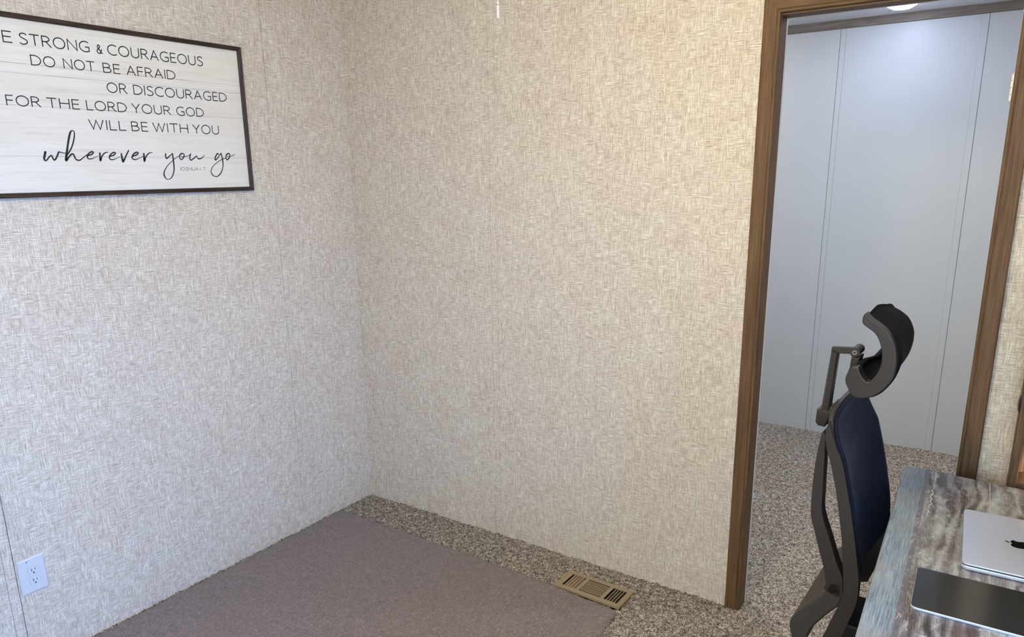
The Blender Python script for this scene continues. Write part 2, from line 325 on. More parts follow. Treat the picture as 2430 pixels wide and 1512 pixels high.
M['led'] = emit('cool hall light diffuser', (.88, 1.0, 1.42), LED)
M['led2'] = emit('added hall light diffuser', (.99, 1.0, 1.05), LED2)  # for the two added hall lamps
M['globe'] = emit('warm ceiling light globe', GCOL, GLOBE)
M['puck'] = emit('warm puck light', (1.0, .84, .62), PUCK)

def sign_board():
    k = NT('whitewashed plank board'); x = k.sep(k.obj); y, z = x[1], x[2]   # object space: z = 0 at the board's bottom
    n1 = k.noise(k.comb(k.math('MULTIPLY', y, 3.0), k.math('MULTIPLY', z, 60)), 1, 4, .62)
    n2 = k.noise(k.comb(k.math('MULTIPLY', y, 9.0), k.math('MULTIPLY', z, 240)), 1, 3, .6)
    blot = k.noise(k.comb(k.math('MULTIPLY', y, 4), k.math('MULTIPLY', z, 11), 2.0), 1, 3)
    pl = k.math('FLOOR', k.math('MULTIPLY', z, 1/.1255)); tone = k.noise(k.comb(pl, 0.37, 4.1), 3.7, 0)
    base = k.ramp(k.math('MULTIPLY_ADD', n2, .4, k.math('MULTIPLY', n1, .6)), [(.30, L(203, 192, 176)), (.42, L(227, 218, 204)), (.6, L(236, 229, 218))])
    tint = k.mix(k.math('MULTIPLY', k.smap(k.math('MULTIPLY', blot, n1), .27, .40), .45), base, L(214, 199, 178))
    tint = k.mix(k.math('MULTIPLY', k.smap(tone, .4, .7), .25), tint, L(218, 208, 200))
    jn = None
    for zz in JOINTS:
        d = k.math('ABSOLUTE', k.math('SUBTRACT', z, zz)); g = k.smap(d, .0004, .0013, 1, 0)
        jn = g if jn is None else k.math('MAXIMUM', jn, g)
    streak = k.smap(n2, .3, .5, 1.0, .35)
    col = k.mix(k.math('MULTIPLY', jn, streak), tint, L(120, 112, 108))
    return k.fin(col, .55, 0, .3)

def desk_mat():
    k = NT('distressed plank laminate'); x = k.sep(k.obj); u, v = x[0], x[1]     # boards run along local y
    wob = k.noise(k.obj, 3.0, 3, .55)
    def board(off, w):      # wavy grain lines with paint left between
        wz = k.math('MULTIPLY_ADD', k.noise(k.comb(k.math('MULTIPLY', u, 9), k.math('MULTIPLY', v, 2.2), off), 1, 3, .55), 3.4, k.math('MULTIPLY', u, w))
        return k.math('MULTIPLY_ADD', k.math('SINE', k.math('MULTIPLY', wz, 9.0)), .5, .5)
    g1 = board(1.3, 22); fine = k.noise(k.comb(k.math('MULTIPLY', u, 420), k.math('MULTIPLY', v, 12)), 1, 4, .7)
    flake = k.noise(k.comb(k.math('MULTIPLY', u, 60), k.math('MULTIPLY', v, 26), 9.0), 1, 6, .72, .7)
    zone = k.noise(k.comb(k.math('MULTIPLY', u, 9), k.math('MULTIPLY', v, 3.4), 4.4), 1, 3, .55, .5)
    t = k.math('ADD', k.math('MULTIPLY_ADD', fine, .30, k.math('MULTIPLY', g1, .12)), k.math('MULTIPLY_ADD', zone, .42, k.math('MULTIPLY', flake, .34)))
    wide = k.ramp(t, [(.44, L(60, 52, 52)), (.51, L(92, 82, 83)), (.56, L(120, 114, 115)), (.64, L(148, 150, 152)), (.76, L(186, 186, 188))])
    red = k.noise(k.comb(k.math('MULTIPLY', u, 14), k.math('MULTIPLY', v, 2.4), 8.1), 1, 2)
    wide = k.mix(k.math('MULTIPLY', k.smap(red, .54, .66), .55), wide, L(104, 84, 84))
    t2 = k.math('ADD', k.math('MULTIPLY', fine, .62), k.math('MULTIPLY_ADD', zone, .30, k.math('MULTIPLY', flake, .16)))
    blue = k.ramp(t2, [(.38, L(58, 56, 60)), (.47, L(98, 105, 114)), (.57, L(130, 143, 156)), (.72, L(172, 180, 187))])  # blue-grey board colour, with the window's blue reflection put into it
    tan = k.noise(k.comb(k.math('MULTIPLY', u, 10), k.math('MULTIPLY', v, 5), 2.2), 1, 3)
    blue = k.mix(k.math('MULTIPLY', k.smap(tan, .5, .68), .65), blue, L(146, 128, 118))
    sel = k.smap(u, .0555, .0565)
    col = k.mix(sel, blue, wide)
    # dark joint between the boards, thin pale scratches, one long pale crack
    j1 = k.smap(k.math('ABSOLUTE', k.math('SUBTRACT', u, .0625)), .0045, .0065, 1, 0)
    j2 = k.smap(k.math('ABSOLUTE', k.math('SUBTRACT', u, .214)), .0006, .0016, 1, 0)
    col = k.mix(k.math('MULTIPLY', j1, .9), col, L(98, 94, 102))
    col = k.mix(k.math('MULTIPLY', j2, .7), col, L(190, 178, 172))
    j3 = k.smap(k.math('ABSOLUTE', k.math('SUBTRACT', u, .44)), .003, .005, 1, 0)
    col = k.mix(k.math('MULTIPLY', j3, .9), col, L(70, 64, 66))
    crk = k.math('ADD', k.math('MULTIPLY_ADD', k.noise(k.comb(0.0, k.math('MULTIPLY', v, 26), 1.0), 1, 4, .7), .022, .0735), k.math('MULTIPLY', v, .012))
    cd = k.smap(k.math('ABSOLUTE', k.math('SUBTRACT', u, crk)), .0005, .0022, 1, 0)
    cd = k.math('MULTIPLY', cd, k.smap(v, -.36, -.31))
    cd = k.math('MULTIPLY', cd, k.smap(flake, .38, .5))
    col = k.mix(cd, col, L(214, 208, 190))
    fl = k.math('MULTIPLY', k.smap(flake, .58, .65), sel)
    fk = k.noise(k.comb(k.math('MULTIPLY', u, 150), k.math('MULTIPLY', v, 80), 3.3), 1, 5, .7, .5)
    f2 = k.math('MULTIPLY', k.math('MULTIPLY', k.smap(fk, .57, .62), k.smap(zone, .42, .56)), sel)
    col = k.mix(k.math('MULTIPLY', f2, .55), col, L(182, 182, 180))
    f3 = k.math('MULTIPLY', k.math('MULTIPLY', k.smap(fk, .43, .38), k.smap(zone, .62, .48)), sel)
    col = k.mix(k.math('MULTIPLY', f3, .5), col, L(58, 51, 50))
    col = k.mix(k.math('MULTIPLY', fl, .55), col, L(196, 192, 184))
    k.bump(t, .1, .0006)
    return k.fin(col, .34, 0, .5)
M['board'] = sign_board()
M['desk'] = desk_mat()

# ------------------------------------------------------------------ the setting
T = .082                      # thickness of the wall with the doorway
DX0, DX1, DZ = 1.889, 2.514, 2.058
YH = 2.160
def rects_wall(name, spans, fn, core, mats):
    """spans (u0, u1, z0, z1) already leave their joints open"""
    bm = bmesh.new()
    for (u0, u1, z0, z1) in spans: fn(bm, u0, u1, z0, z1, 0)
    for c in core: box(bm, *c, mat=1)
    return link(name, bm, mats, kind='structure')
def spans(cuts, z0=-.02, z1=None):
    """cuts [(position, joint width)] from one end to the other"""
    return [(a+ga/2, b_-gb/2, z0, ZC if z1 is None else z1) for (a, ga), (b_, gb) in zip(cuts, cuts[1:])]
YS = [(YF, 0), (-2.8, .0016), (-1.634, .0010), (-1.604, .0022), (-.4355, .0018), (-.4072, .0005), (0, 0)]
rects_wall('wall_left', spans(YS),
           lambda bm, u0, u1, z0, z1, mt: box(bm, -.006, 0, u0, u1, z0, z1, mat=mt), [(-.11, -.0045, YF-.1, .1, -.02, ZC+.05)], [M['linen_left'], M['core']])
XS = [(.0, 0), (.0175, .0005), (.7845, .0010), (.8146, .0008), (1.86, 0)]
sp = spans(XS) + [(1.86, 2.54, 2.085, ZC), (2.54, XR, -.02, ZC)]
rects_wall('wall_back', sp, lambda bm, u0, u1, z0, z1, mt: box(bm, u0, u1, 0, .006, z0, z1, mat=mt),
           [(-.05, DX0-.008, .0045, T-.004, -.02, ZC), (DX1+.008, XR+.5, .0045, T-.004, -.02, ZC), (DX0-.02, DX1+.02, .0045, T-.004, DZ+.008, ZC)], [M['linen_back'], M['core']])
bm = bmesh.new()
box(bm, XR, XR+.1, YF-.1, WIN_Y0, -.02, ZC); box(bm, XR, XR+.1, WIN_Y1, .3, -.02, ZC)
box(bm, XR, XR+.1, WIN_Y0, WIN_Y1, -.02, WIN_Z0); box(bm, XR, XR+.1, WIN_Y0, WIN_Y1, WIN_Z1, ZC)
link('wall_right', bm, M['linen_left'], kind='structure')
bm = bmesh.new()
box(bm, -.1, FX0, YF-.1, YF, -.02, ZC); box(bm, FX1, XR+.1, YF-.1, YF, -.02, ZC); box(bm, FX0, FX1, YF-.1, YF, -.02, FZ0); box(bm, FX0, FX1, YF-.1, YF, FZ1, ZC)
link('wall_front', bm, M['linen_back'], kind='structure')
link('ceiling', B(-.1, 5.2, YF-.1, YH+.1, ZC, ZC+.1), M['ceiling'], kind='structure')
# hall beyond the doorway
HX = [(.2, 0), (S1A, .0024), (S1B, .0009), (S2A, .0004), (S2B, .0026), (3.6, .002), (5.1, 0)]
rects_wall('wall_hall_far', spans(HX),
           lambda bm, u0, u1, z0, z1, mt: box(bm, u0, u1, YH, YH+.006, z0, z1, mat=mt), [(.1, 5.2, YH+.0045, YH+.1, -.02, ZC)], [M['hall'], M['hallcore']])
link('wall_hall_left', B(.1, .2, T, YH, -.02, ZC), M['hall'], kind='structure')
link('wall_hall_right', B(5.1, 5.2, T, YH, -.02, ZC), M['hall'], kind='structure')
bm = bmesh.new()
box(bm, .2, DX0-.008, T-.004, T, -.02, ZC); box(bm, DX1+.008, 5.1, T-.004, T, -.02, ZC); box(bm, DX0-.008, DX1+.008, T-.004, T, DZ+.008, ZC)
link('wall_hall_near', bm, M['hall'], kind='structure')
bm = bmesh.new()
prism(bm, [(0, 0), (-.016, .002), (-.018, .012), (-.022, .030), (-.030, .043), (0, .043)], lambda a, b, l: (l, YH+a, 2.342+b), .2, 5.1)
link('trim_1', bm, M['crown'], kind='structure')

# doorway: three-sided casing, jamb and hinge
dr = thing('door_1', None, None, (0, 0, 0), 0, 'structure')
CW = .051
prof = [(0, 0), (0, -.0125), (.004, -.015), (.040, -.015), (.0415, -.0125), (.0430, -.0125), (.0445, -.0145), (.049, -.0135), (.051, -.011), (.051, 0)]   # u: outer to inner edge, depth
def casing(x_out, sgn):       # side casing
    b_ = bmesh.new()
    top = lambda u: DZ+.002+(CW-u)
    v0 = [b_.verts.new((x_out+sgn*u, d, -.004)) for u, d in prof]; v1 = [b_.verts.new((x_out+sgn*u, d, top(u))) for u, d in prof]
    for i in range(len(prof)): b_.faces.new((v0[i], v0[(i+1) % len(prof)], v1[(i+1) % len(prof)], v1[i]))
    b_.faces.new(v0); b_.faces.new(v1)
    return b_
link('casing', casing(DX0-CW+.002, 1), M['casing'], dr, kind='structure'); link('casing', casing(DX1+CW-.002, -1), M['casing'], dr, kind='structure')
b_ = bmesh.new(); v0 = []; v1 = []
for u, d in prof:
    v0.append(b_.verts.new((DX0-CW+.002+u+.0006, d, DZ+.002+(CW-u)))); v1.append(b_.verts.new((DX1+CW-.002-u-.0006, d, DZ+.002+(CW-u))))
for i in range(len(prof)): b_.faces.new((v0[i], v0[(i+1) % len(prof)], v1[(i+1) % len(prof)], v1[i]))
b_.faces.new(v0); b_.faces.new(v1)
link('head_casing', b_, M['casing_h'], dr, kind='structure')
JD = .064
for x0, x1 in ((DX0-.010, DX0+.0035), (DX1-.0035, DX1+.010)):
    link('jamb', B(x0, x1, .001, JD, -.004, DZ+.004, .001), M['casing'], dr, kind='structure')
link('head_jamb', B(DX0+.0035, DX1-.0035, .001, JD, DZ-.0035, DZ+.01, .001), M['casing_h'], dr, kind='structure')
bm = bmesh.new()
box(bm, DX0-.060, DX0+.0030, JD, T-.002, -.004, DZ+.055); box(bm, DX1-.0050, DX1+.060, JD, T-.002, -.004, DZ+.055); box(bm, DX0+.0030, DX1-.0050, JD, T-.002, DZ-.0030, DZ+.055)
box(bm, DX0-.060, DX0-.002, T-.002, T+.010, -.004, DZ+.055); box(bm, DX1+.002, DX1+.060, T-.002, T+.010, -.004, DZ+.055); box(bm, DX0-.002, DX1+.002, T-.002, T+.010, DZ+.002, DZ+.055)
link('white_edge', bm, M['paint'], dr, kind='structure')
hg = bmesh.new()
for i in range(4):
    z0 = 1.772+i*.0178; cyl(hg, (DX1-.0068, .048, z0), (DX1-.0068, .048, z0+.0155), .0030 if i % 2 else .0036, n=14)
box(hg, DX1-.0050, DX1-.003, .012, .046, 1.772, 1.843, .0005)
link('hinge', hg, M['brass'], dr, smooth=40, label='pale metal hinge', kind='structure')

# unseen window added in the right wall for cool light (behind the camera's right)
wn = thing('added_window_1', None, None, (0, 0, 0), 0, 'structure')
b_ = bmesh.new()
for y0, y1, z0, z1 in ((WIN_Y0-.05, WIN_Y0+.03, WIN_Z0-.05, WIN_Z1+.05), (WIN_Y1-.03, WIN_Y1+.05, WIN_Z0-.05, WIN_Z1+.05), (WIN_Y0+.03, WIN_Y1-.03, WIN_Z0-.05, WIN_Z0+.03), (WIN_Y0+.03, WIN_Y1-.03, WIN_Z1-.03, WIN_Z1+.05), (WIN_Y0+.03, WIN_Y1-.03, 1.41, 1.45)):
    box(b_, XR-.018, XR+.06, y0, y1, z0, z1, .003)
link('added_window_frame', b_, M['paint'], wn, kind='structure')

wn = thing('added_window_2', None, None, (0, 0, 0), 0, 'structure')  # unseen window added behind the camera to let that light in
b_ = bmesh.new()
for x0, x1, z0, z1 in ((FX0-.05, FX0+.03, FZ0-.05, FZ1+.05), (FX1-.03, FX1+.05, FZ0-.05, FZ1+.05), (FX0+.03, FX1-.03, FZ0-.05, FZ0+.03), (FX0+.03, FX1-.03, FZ1-.03, FZ1+.05), (FX0+.03, FX1-.03, 1.41, 1.45)):
    box(b_, x0, x1, YF-.06, YF+.018, z0, z1, .003)
link('added_window_frame', b_, M['paint'], wn, kind='structure')

# carpet: one continuous pile through both rooms
def fblur(a, n):
    for _ in range(n): a = (a+np.roll(a, 1, 0)+np.roll(a, -1, 0)+np.roll(a, 1, 1)+np.roll(a, -1, 1))/5
    return a
def grid_mesh(name, x0, x1, y0, y1, st, hfun, mat, kind=None, parent=None):
    nx, ny = int((x1-x0)/st)+1, int((y1-y0)/st)+1
    X, Y = np.meshgrid(np.linspace(x0, x1, nx), np.linspace(y0, y1, ny), indexing='ij')
    X2, Y2, Z = hfun(X, Y)
    co = np.stack([X2, Y2, Z], -1).reshape(-1, 3).astype(np.float32)
    idx = np.arange(nx*ny).reshape(nx, ny)
    q = np.stack([idx[:-1, :-1], idx[1:, :-1], idx[1:, 1:], idx[:-1, 1:]], -1).reshape(-1, 4)
    return co, q
def carpet(X, Y):
    n = rng.standard_normal(X.shape); h = fblur(n, 1); h /= h.std(); g = fblur(rng.standard_normal(X.shape), 12); g /= g.std()
    jx = fblur(rng.standard_normal(X.shape), 1)*.0022; jy = fblur(rng.standard_normal(X.shape), 1)*.0022
    Z = np.clip(.0022*h+.0012*g, -.006, .008)
    Z = np.where((abs(X-1.374) < .1395) & (abs(Y+.1795) < .0615), -.03, Z)
    return X+jx, Y+jy, Z
co, q = grid_mesh('floor', .0, 2.95, -1.80, YH+.02, .0058, carpet, None)
co[:, 0] = np.clip(co[:, 0], -.004, 3)
ex = np.array([[2.945, -1.81, .0], [5.15, -1.81, .0], [5.15, YH+.05, .0], [2.945, YH+.05, .0], [-.05, YF-.05, 0], [5.15, YF-.05, 0], [5.15, -1.795, 0], [-.05, -1.795, 0]], np.float32)
nb = len(co); q = np.vstack([q, [[nb, nb+1, nb+2, nb+3], [nb+4, nb+5, nb+6, nb+7]]]); co = np.vstack([co, ex])
def npmesh(name, co, q, mat, kind=None, parent=None, smooth=True):
    me = bpy.data.meshes.new(name); me.vertices.add(len(co)); me.vertices.foreach_set('co', co.ravel())
    me.loops.add(q.size); me.loops.foreach_set('vertex_index', q.ravel().astype(np.int32))
    me.polygons.add(len(q)); me.polygons.foreach_set('loop_start', np.arange(0, q.size, 4, dtype=np.int32))
    me.update(calc_edges=True); me.validate()
    if smooth: me.polygons.foreach_set('use_smooth', np.ones(len(q), bool))
    me.materials.append(mat); o = bpy.data.objects.new(name, me); C.objects.link(o)
    if kind: o['kind'] = kind
    if parent: o.parent = parent
    return o
npmesh('floor', co, q, M['carpet'], 'structure')

# ------------------------------------------------------------------ grey felt mat on the carpet
MC = [(.022, -2.62), (1.735, -2.58), (1.5185, -.2690), (.0255, -.2265)]        # outline corners: near left, near right, far right, far left
def rug():
    nu, nv = 240, 320
    U, V = np.meshgrid(np.linspace(0, 1, nu), np.linspace(0, 1, nv), indexing='ij')
    P = [np.array(c) for c in MC]
    xy = (P[0][None, None]*((1-U)*(1-V))[..., None]+P[1]*(U*(1-V))[..., None]+P[2]*(U*V)[..., None]+P[3]*((1-U)*V)[..., None])
    xy[..., 1] += V**6*np.interp(U, [0, .41, .70, .82, .92, 1], [0, .0125, .0190, .0145, .006, 0])      # the far edge bows slightly
    d = np.minimum(np.minimum(U*1.55, (1-U)*1.55), np.minimum(V*2.3, (1-V)*2.3))
    n = fblur(rng.standard_normal(U.shape), 2); n /= n.std(); g = fblur(rng.standard_normal(U.shape), 30); g /= g.std()
    r = .012; e = np.clip(d/r, 0, 1); z = .0035+.0105*np.sqrt(np.clip(1-(1-e)**2, 0, 1))+.00035*n+.0006*g
    top = np.concatenate([xy, z[..., None]], -1).reshape(-1, 3); bot = np.concatenate([xy, np.full(U.shape+(1,), .002)], -1).reshape(-1, 3)
    idx = np.arange(nu*nv).reshape(nu, nv); q = np.stack([idx[:-1, :-1], idx[1:, :-1], idx[1:, 1:], idx[:-1, 1:]], -1).reshape(-1, 4)
    k = nu*nv; ring = np.concatenate([idx[:, 0], idx[-1, 1:], idx[-2::-1, -1], idx[0, -2:0:-1]]); r2 = np.roll(ring, -1)
    side = np.stack([ring, ring+k, r2+k, r2], -1)
    return np.vstack([top, bot]).astype(np.float32), np.vstack([q, side])
c_, q_ = rug()
o = npmesh('felt_mat', c_, q_, M['rug']); tag(o, 'flat mauve grey felt mat lying on the carpet along the left wall', 'mat')

# ------------------------------------------------------------------ floor register
VX, VY = 1.3740, -.1795
fr = thing('floor_register', 'tan metal floor vent set in the carpet beside the grey mat', 'floor vent', (VX, VY, 0), math.radians(-1.2))
w2, h2, zt = .1425, .0660, .0115
cols = [(-.117, -.055), (-.042, .053), (.067, .124)]; sy = .0450
b_ = bmesh.new()
xs = [-w2, cols[0][0], cols[0][1], cols[1][0], cols[1][1], cols[2][0], cols[2][1], w2]
for i in range(0, 7, 2): box(b_, xs[i], xs[i+1], -h2, h2, zt-.0025, zt)
for c0, c1 in cols: box(b_, c0, c1, sy, h2, zt-.0025, zt); box(b_, c0, c1, -h2, -sy, zt-.0025, zt)
# flat bars left between the stamped slots
for i in range(1, 5): xx = cols[0][0]+.0124*i; box(b_, xx-.0032, xx+.0032, -sy, sy, zt-.0018, zt)
for i in range(1, 9): yy = -sy+.0100*i; box(b_, cols[1][0], cols[1][1], yy-.0024, yy+.0024, zt-.0018, zt)
for i in range(1, 5): xx = cols[2][0]+.0114*i; box(b_, xx-.0016, xx+.0016, -sy, sy, zt-.0018, zt)
# sloping lip round the plate
o_ = [(-w2, -h2), (w2, -h2), (w2, h2), (-w2, h2)]; vi = [b_.verts.new((x, y, zt)) for x, y in o_]; vo = [b_.verts.new((x*1.012, y*1.018, zt-.008)) for x, y in o_]
for i in range(4): b_.faces.new((vi[i], vi[(i+1) % 4], vo[(i+1) % 4], vo[i]))
bmesh.ops.remove_doubles(b_, verts=b_.verts, dist=.00005)
link('faceplate', b_, M['tan_metal'], fr)
b_ = bmesh.new()
for bx in ((-.130, .130, -.050, .050, -.0240, -.0230), (-.130, -.129, -.050, .050, -.024, zt-.003), (.129, .130, -.050, .050, -.024, zt-.003), (-.130, .130, -.050, -.049, -.024, zt-.003), (-.130, .130, .049, .050, -.024, zt-.003)): box(b_, *bx)
link('duct_box', b_, M['duct'], fr)
def louver(cx, cy, ln, ang, along_y):
    b2 = bmesh.new(); box(b2, -.0005, .0005, -ln/2, ln/2, -.0060, .0060)
    R2 = Matrix.Rotation(ang, 4, 'Y'); bmesh.ops.transform(b2, matrix=R2, verts=b2.verts)
    if not along_y: bmesh.ops.transform(b2, matrix=Matrix.Rotation(math.pi/2, 4, 'Z'), verts=b2.verts)
    bmesh.ops.translate(b2, verts=b2.verts, vec=(cx, cy, zt-.0024-.0060*abs(math.cos(ang))))
    link('louver', b2, M['louver'], fr)
for i in range(1, 5): louver(cols[0][0]+.0124*i+.0046, 0, 2*sy, math.radians(-52), True)
for i in range(9): louver((cols[1][0]+cols[1][1])/2, -sy+.0100*i+.0062, cols[1][1]-cols[1][0], math.radians(-12), False)
for i in range(1, 5): louver(cols[2][0]+.0114*i, 0, 2*sy, math.radians(14), True)
link('damper_lever', B(.106, .1085, -.040, .030, .002, .0045, .0006), M['tan_metal'], fr)

# ------------------------------------------------------------------ framed sign
SY0, SY1, SZ0, SZ1 = -1.552, -.5535, 1.5395, 2.0742
sg = thing('framed_sign', 'white plank wall sign with black lettering in a thin dark wood frame', 'wall sign', (.0, (SY0+SY1)/2, SZ0))
so = Vector((0, (SY0+SY1)/2, SZ0)); FW = .0150
a, b = SY0-so.y, SY1-so.y; hh = SZ1-SZ0
def rail(name, pts, l_fn, mat):      # mitred bar: section across the face (u inward, depth)
    sec = [(0, .001), (0, .020), (.0012, .0225), (.0050, .0235), (.0095, .0218), (.0125, .0222), (.0138, .0205), (FW, .0195), (FW, .001)]
    b2 = bmesh.new(); v0 = [b2.verts.new(l_fn(0, u, d)) for u, d in sec]; v1 = [b2.verts.new(l_fn(1, u, d)) for u, d in sec]
    for i in range(len(sec)): b2.faces.new((v0[i], v0[(i+1) % len(sec)], v1[(i+1) % len(sec)], v1[i]))
    b2.faces.new(v0); b2.faces.new(v1)
    link(name, b2, mat, sg)
rail('frame_rail', 0, lambda e, u, d: (d, (a+u) if e == 0 else (b-u), hh-u), M['frame'])
rail('frame_rail', 0, lambda e, u, d: (d, (a+u) if e == 0 else (b-u), u), M['frame'])
rail('frame_stile', 0, lambda e, u, d: (d, b-u, u if e == 0 else hh-u), M['frame_v'])
rail('frame_stile', 0, lambda e, u, d: (d, a+u, u if e == 0 else hh-u), M['frame_v'])
link('board', B(.004, .012, a+FW-.004, b-FW+.004, FW-.004, hh-FW+.004), M['board'], sg)

def ribbon(bm, pts, hw, x):
    """flat stroke of printed ink: pts [(y,z)], hw number or list"""
    n = len(pts); hw = hw if isinstance(hw, (list, tuple)) else [hw]*n
    P = [Vector(p) for p in pts]; Lv, Rv = [], []
    for i in range(n):
        d0 = (P[i]-P[i-1]) if i else (P[1]-P[0]); d1 = (P[i+1]-P[i]) if i < n-1 else d0
        d0 = d0.normalized() if d0.length > 1e-9 else Vector((1, 0)); d1 = d1.normalized() if d1.length > 1e-9 else d0
        n0, n1 = Vector((-d0.y, d0.x)), Vector((-d1.y, d1.x)); mm = (n0+n1)
        mm = mm.normalized() if mm.length > .2 else n1
        s = 1/max(.45, mm.dot(n1)); o_ = mm*hw[i]*s
        Lv.append(bm.verts.new((x, *(P[i]+o_)))); Rv.append(bm.verts.new((x, *(P[i]-o_))))
    for i in range(n-1): bm.faces.new((Lv[i], Lv[i+1], Rv[i+1], Rv[i]))
    for e in (0, n-1):
        c = bm.verts.new((x, *P[e])); rg = [bm.verts.new((x, P[e].x+hw[e]*math.cos(t), P[e].y+hw[e]*math.sin(t))) for t in [2*math.pi*i/12 for i in range(12)]]
        for i in range(12): bm.faces.new((c, rg[i], rg[(i+1) % 12]))
def ell(cx, cy, rx, ry, a0, a1, n=20):
    return [(cx+rx*math.cos(math.radians(a0+(a1-a0)*i/n)), cy+ry*math.sin(math.radians(a0+(a1-a0)*i/n))) for i in range(n+1)]
S_ = catmull([(.455, .90), (.40, .975), (.27, 1.01), (.12, .97), (.035, .83), (.065, .68), (.19, .57), (.33, .48), (.455, .36), (.475, .20), (.39, .05), (.22, -.02), (.09, .0), (.0, .07)], 5)
GL = {
 'A': (.66, [[(0, 0), (.33, 1), (.66, 0)], [(.115, .33), (.545, .33)]]),
 'B': (.54, [[(0, 0), (0, 1), (.22, 1)]+ell(.22, .77, .25, .23, 90, -90)+[(0, .54)], [(.22, .54)]+ell(.25, .27, .29, .27, 90, -90)+[(0, 0)]]),
 'C': (.66, [ell(.42, .5, .42, .52, 52, 304)]),
 'D': (.68, [[(0, 0), (0, 1), (.20, 1)]+ell(.20, .5, .48, .5, 90, -90)+[(0, 0)]]),
 'E': (.44, [[(.44, 1), (0, 1), (0, 0), (.44, 0)], [(0, .52), (.40, .52)]]),
 'F': (.43, [[(.43, 1), (0, 1), (0, 0)], [(0, .51), (.39, .51)]]),
 'G': (.70, [ell(.42, .5, .42, .52, 55, 290)+[(.69, .06), (.69, .46), (.43, .46)]]),
 'H': (.62, [[(0, 0), (0, 1)], [(.62, 0), (.62, 1)], [(0, .53), (.62, .53)]]),
 'I': (.0, [[(0, 0), (0, 1)]]),
 'L': (.42, [[(0, 1), (0, 0), (.42, 0)]]),
 'N': (.64, [[(0, 0), (0, 1), (.64, 0), (.64, 1)]]),
 'O': (.80, [ell(.40, .5, .40, .52, 90, 450, 32)]),
 'R': (.56, [[(0, 0), (0, 1), (.22, 1)]+ell(.22, .74, .27, .26, 90, -90)+[(0, .48)], [(.26, .48), (.56, 0)]]),
 'S': (.475, [S_]),
 'T': (.60, [[(0, 1), (.60, 1)], [(.30, 1), (.30, 0)]]),
 'U': (.61, [[(0, 1)]+ell(.305, .33, .305, .35, 180, 360)+[(.61, 1)]]),
 'W': (.92, [[(0, 1), (.24, 0), (.46, .97), (.68, 0), (.92, 1)]]),
 'Y': (.58, [[(0, 1), (.29, .46), (.58, 1)], [(.29, .46), (.29, 0)]]),
 '&': (.66, [catmull([(.66, 0), (.42, .28), (.17, .62), (.13, .82), (.26, 1.0), (.41, .90), (.38, .72), (.14, .47), (.02, .24), (.12, .04), (.28, -.02), (.44, .06), (.54, .24), (.59, .46)], 5)]),
 'J': (.22, [[(.22, 1)]+ell(.08, .12, .14, .2, 0, -110, 10)]),
 'l': (.10, [[(0, .98), (.02, .1), (.10, .0)]]),
 '.': (.0, [[(0, .0), (0, .03)]]),
 '7': (.42, [[(0, 1), (.42, 1), (.34, .6), (.20, 0)]]),
}
SPC = .21
for li, (zb, zt_, words) in enumerate(TEXT):
    cap = zt_-zb; hwid = cap*(.051 if li < 5 else .060)
    for word, y0, y1 in words:
        b2 = bmesh.new()
        y0 += hwid; y1 -= hwid
        if word == 'E':                                  # first word continues to the left past the picture's edge
            nat = GL['E'][0]; sc = (y1-y0)/nat; ws = [('B', y0-(GL['B'][0]+SPC)*sc, sc), ('E', y0, sc)]
        else:
            nat = sum(GL[c_][0] for c_ in word)+SPC*(len(word)-1); sc = (y1-y0)/max(nat, .2); ws = []; yy = y0
            for c_ in word: ws.append((c_, yy, sc)); yy += (GL[c_][0]+SPC)*sc
        cz = cap*(.86 if word == '&' else 1.0)
        for c_, yy, sc in ws:
            for st in GL[c_][1]:
                ribbon(b2, [(yy+px*sc-so.y, zb+hwid+pz*(cz-2*hwid)-so.z) for px, pz in st], hwid, .01225)
        link('lettering', b2, M['ink'] if li < 5 else M['ink2'], sg)
scw = [bmesh.new() for _ in range(3)]
for si, st in enumerate(SCRIPT):
    b2 = scw[0 if si < 8 else 1 if si < 12 else 2]
    sm = catmull([tuple(p) for p in st], 6)
    ribbon(b2, [(p[0]-so.y, p[1]-so.z) for p in sm], [max(.0006, p[2]*1.15) for p in sm], .0123)
for b2 in scw: link('script_lettering', b2, M['ink'], sg)

# ------------------------------------------------------------------ outlet
OY, OZ = -1.5572, .3230
po = thing('power_outlet', 'white duplex power outlet low on the left wall', 'outlet', (0, OY, OZ))
hw_, hz_ = .0408, .0620
b_ = bmesh.new()
lo = [(-hw_, -hz_), (hw_, -hz_), (hw_, hz_), (-hw_, hz_)]; up_ = [(-hw_+.004, -hz_+.004), (hw_-.004, -hz_+.004), (hw_-.004, hz_-.004), (-hw_+.004, hz_-.004)]
r0 = [b_.verts.new((.0005, y, z)) for y, z in lo]; r1 = [b_.verts.new((.0035, y, z)) for y, z in lo]; r2 = [b_.verts.new((.0062, y, z)) for y, z in up_]
for A_, B_ in ((r0, r1), (r1, r2)):
    for i in range(4): b_.faces.new((A_[i], A_[(i+1) % 4], B_[(i+1) % 4], B_[i]))
b_.faces.new(r2); b_.faces.new(r0[::-1])
link('cover_plate', b_, M['plate'], po)
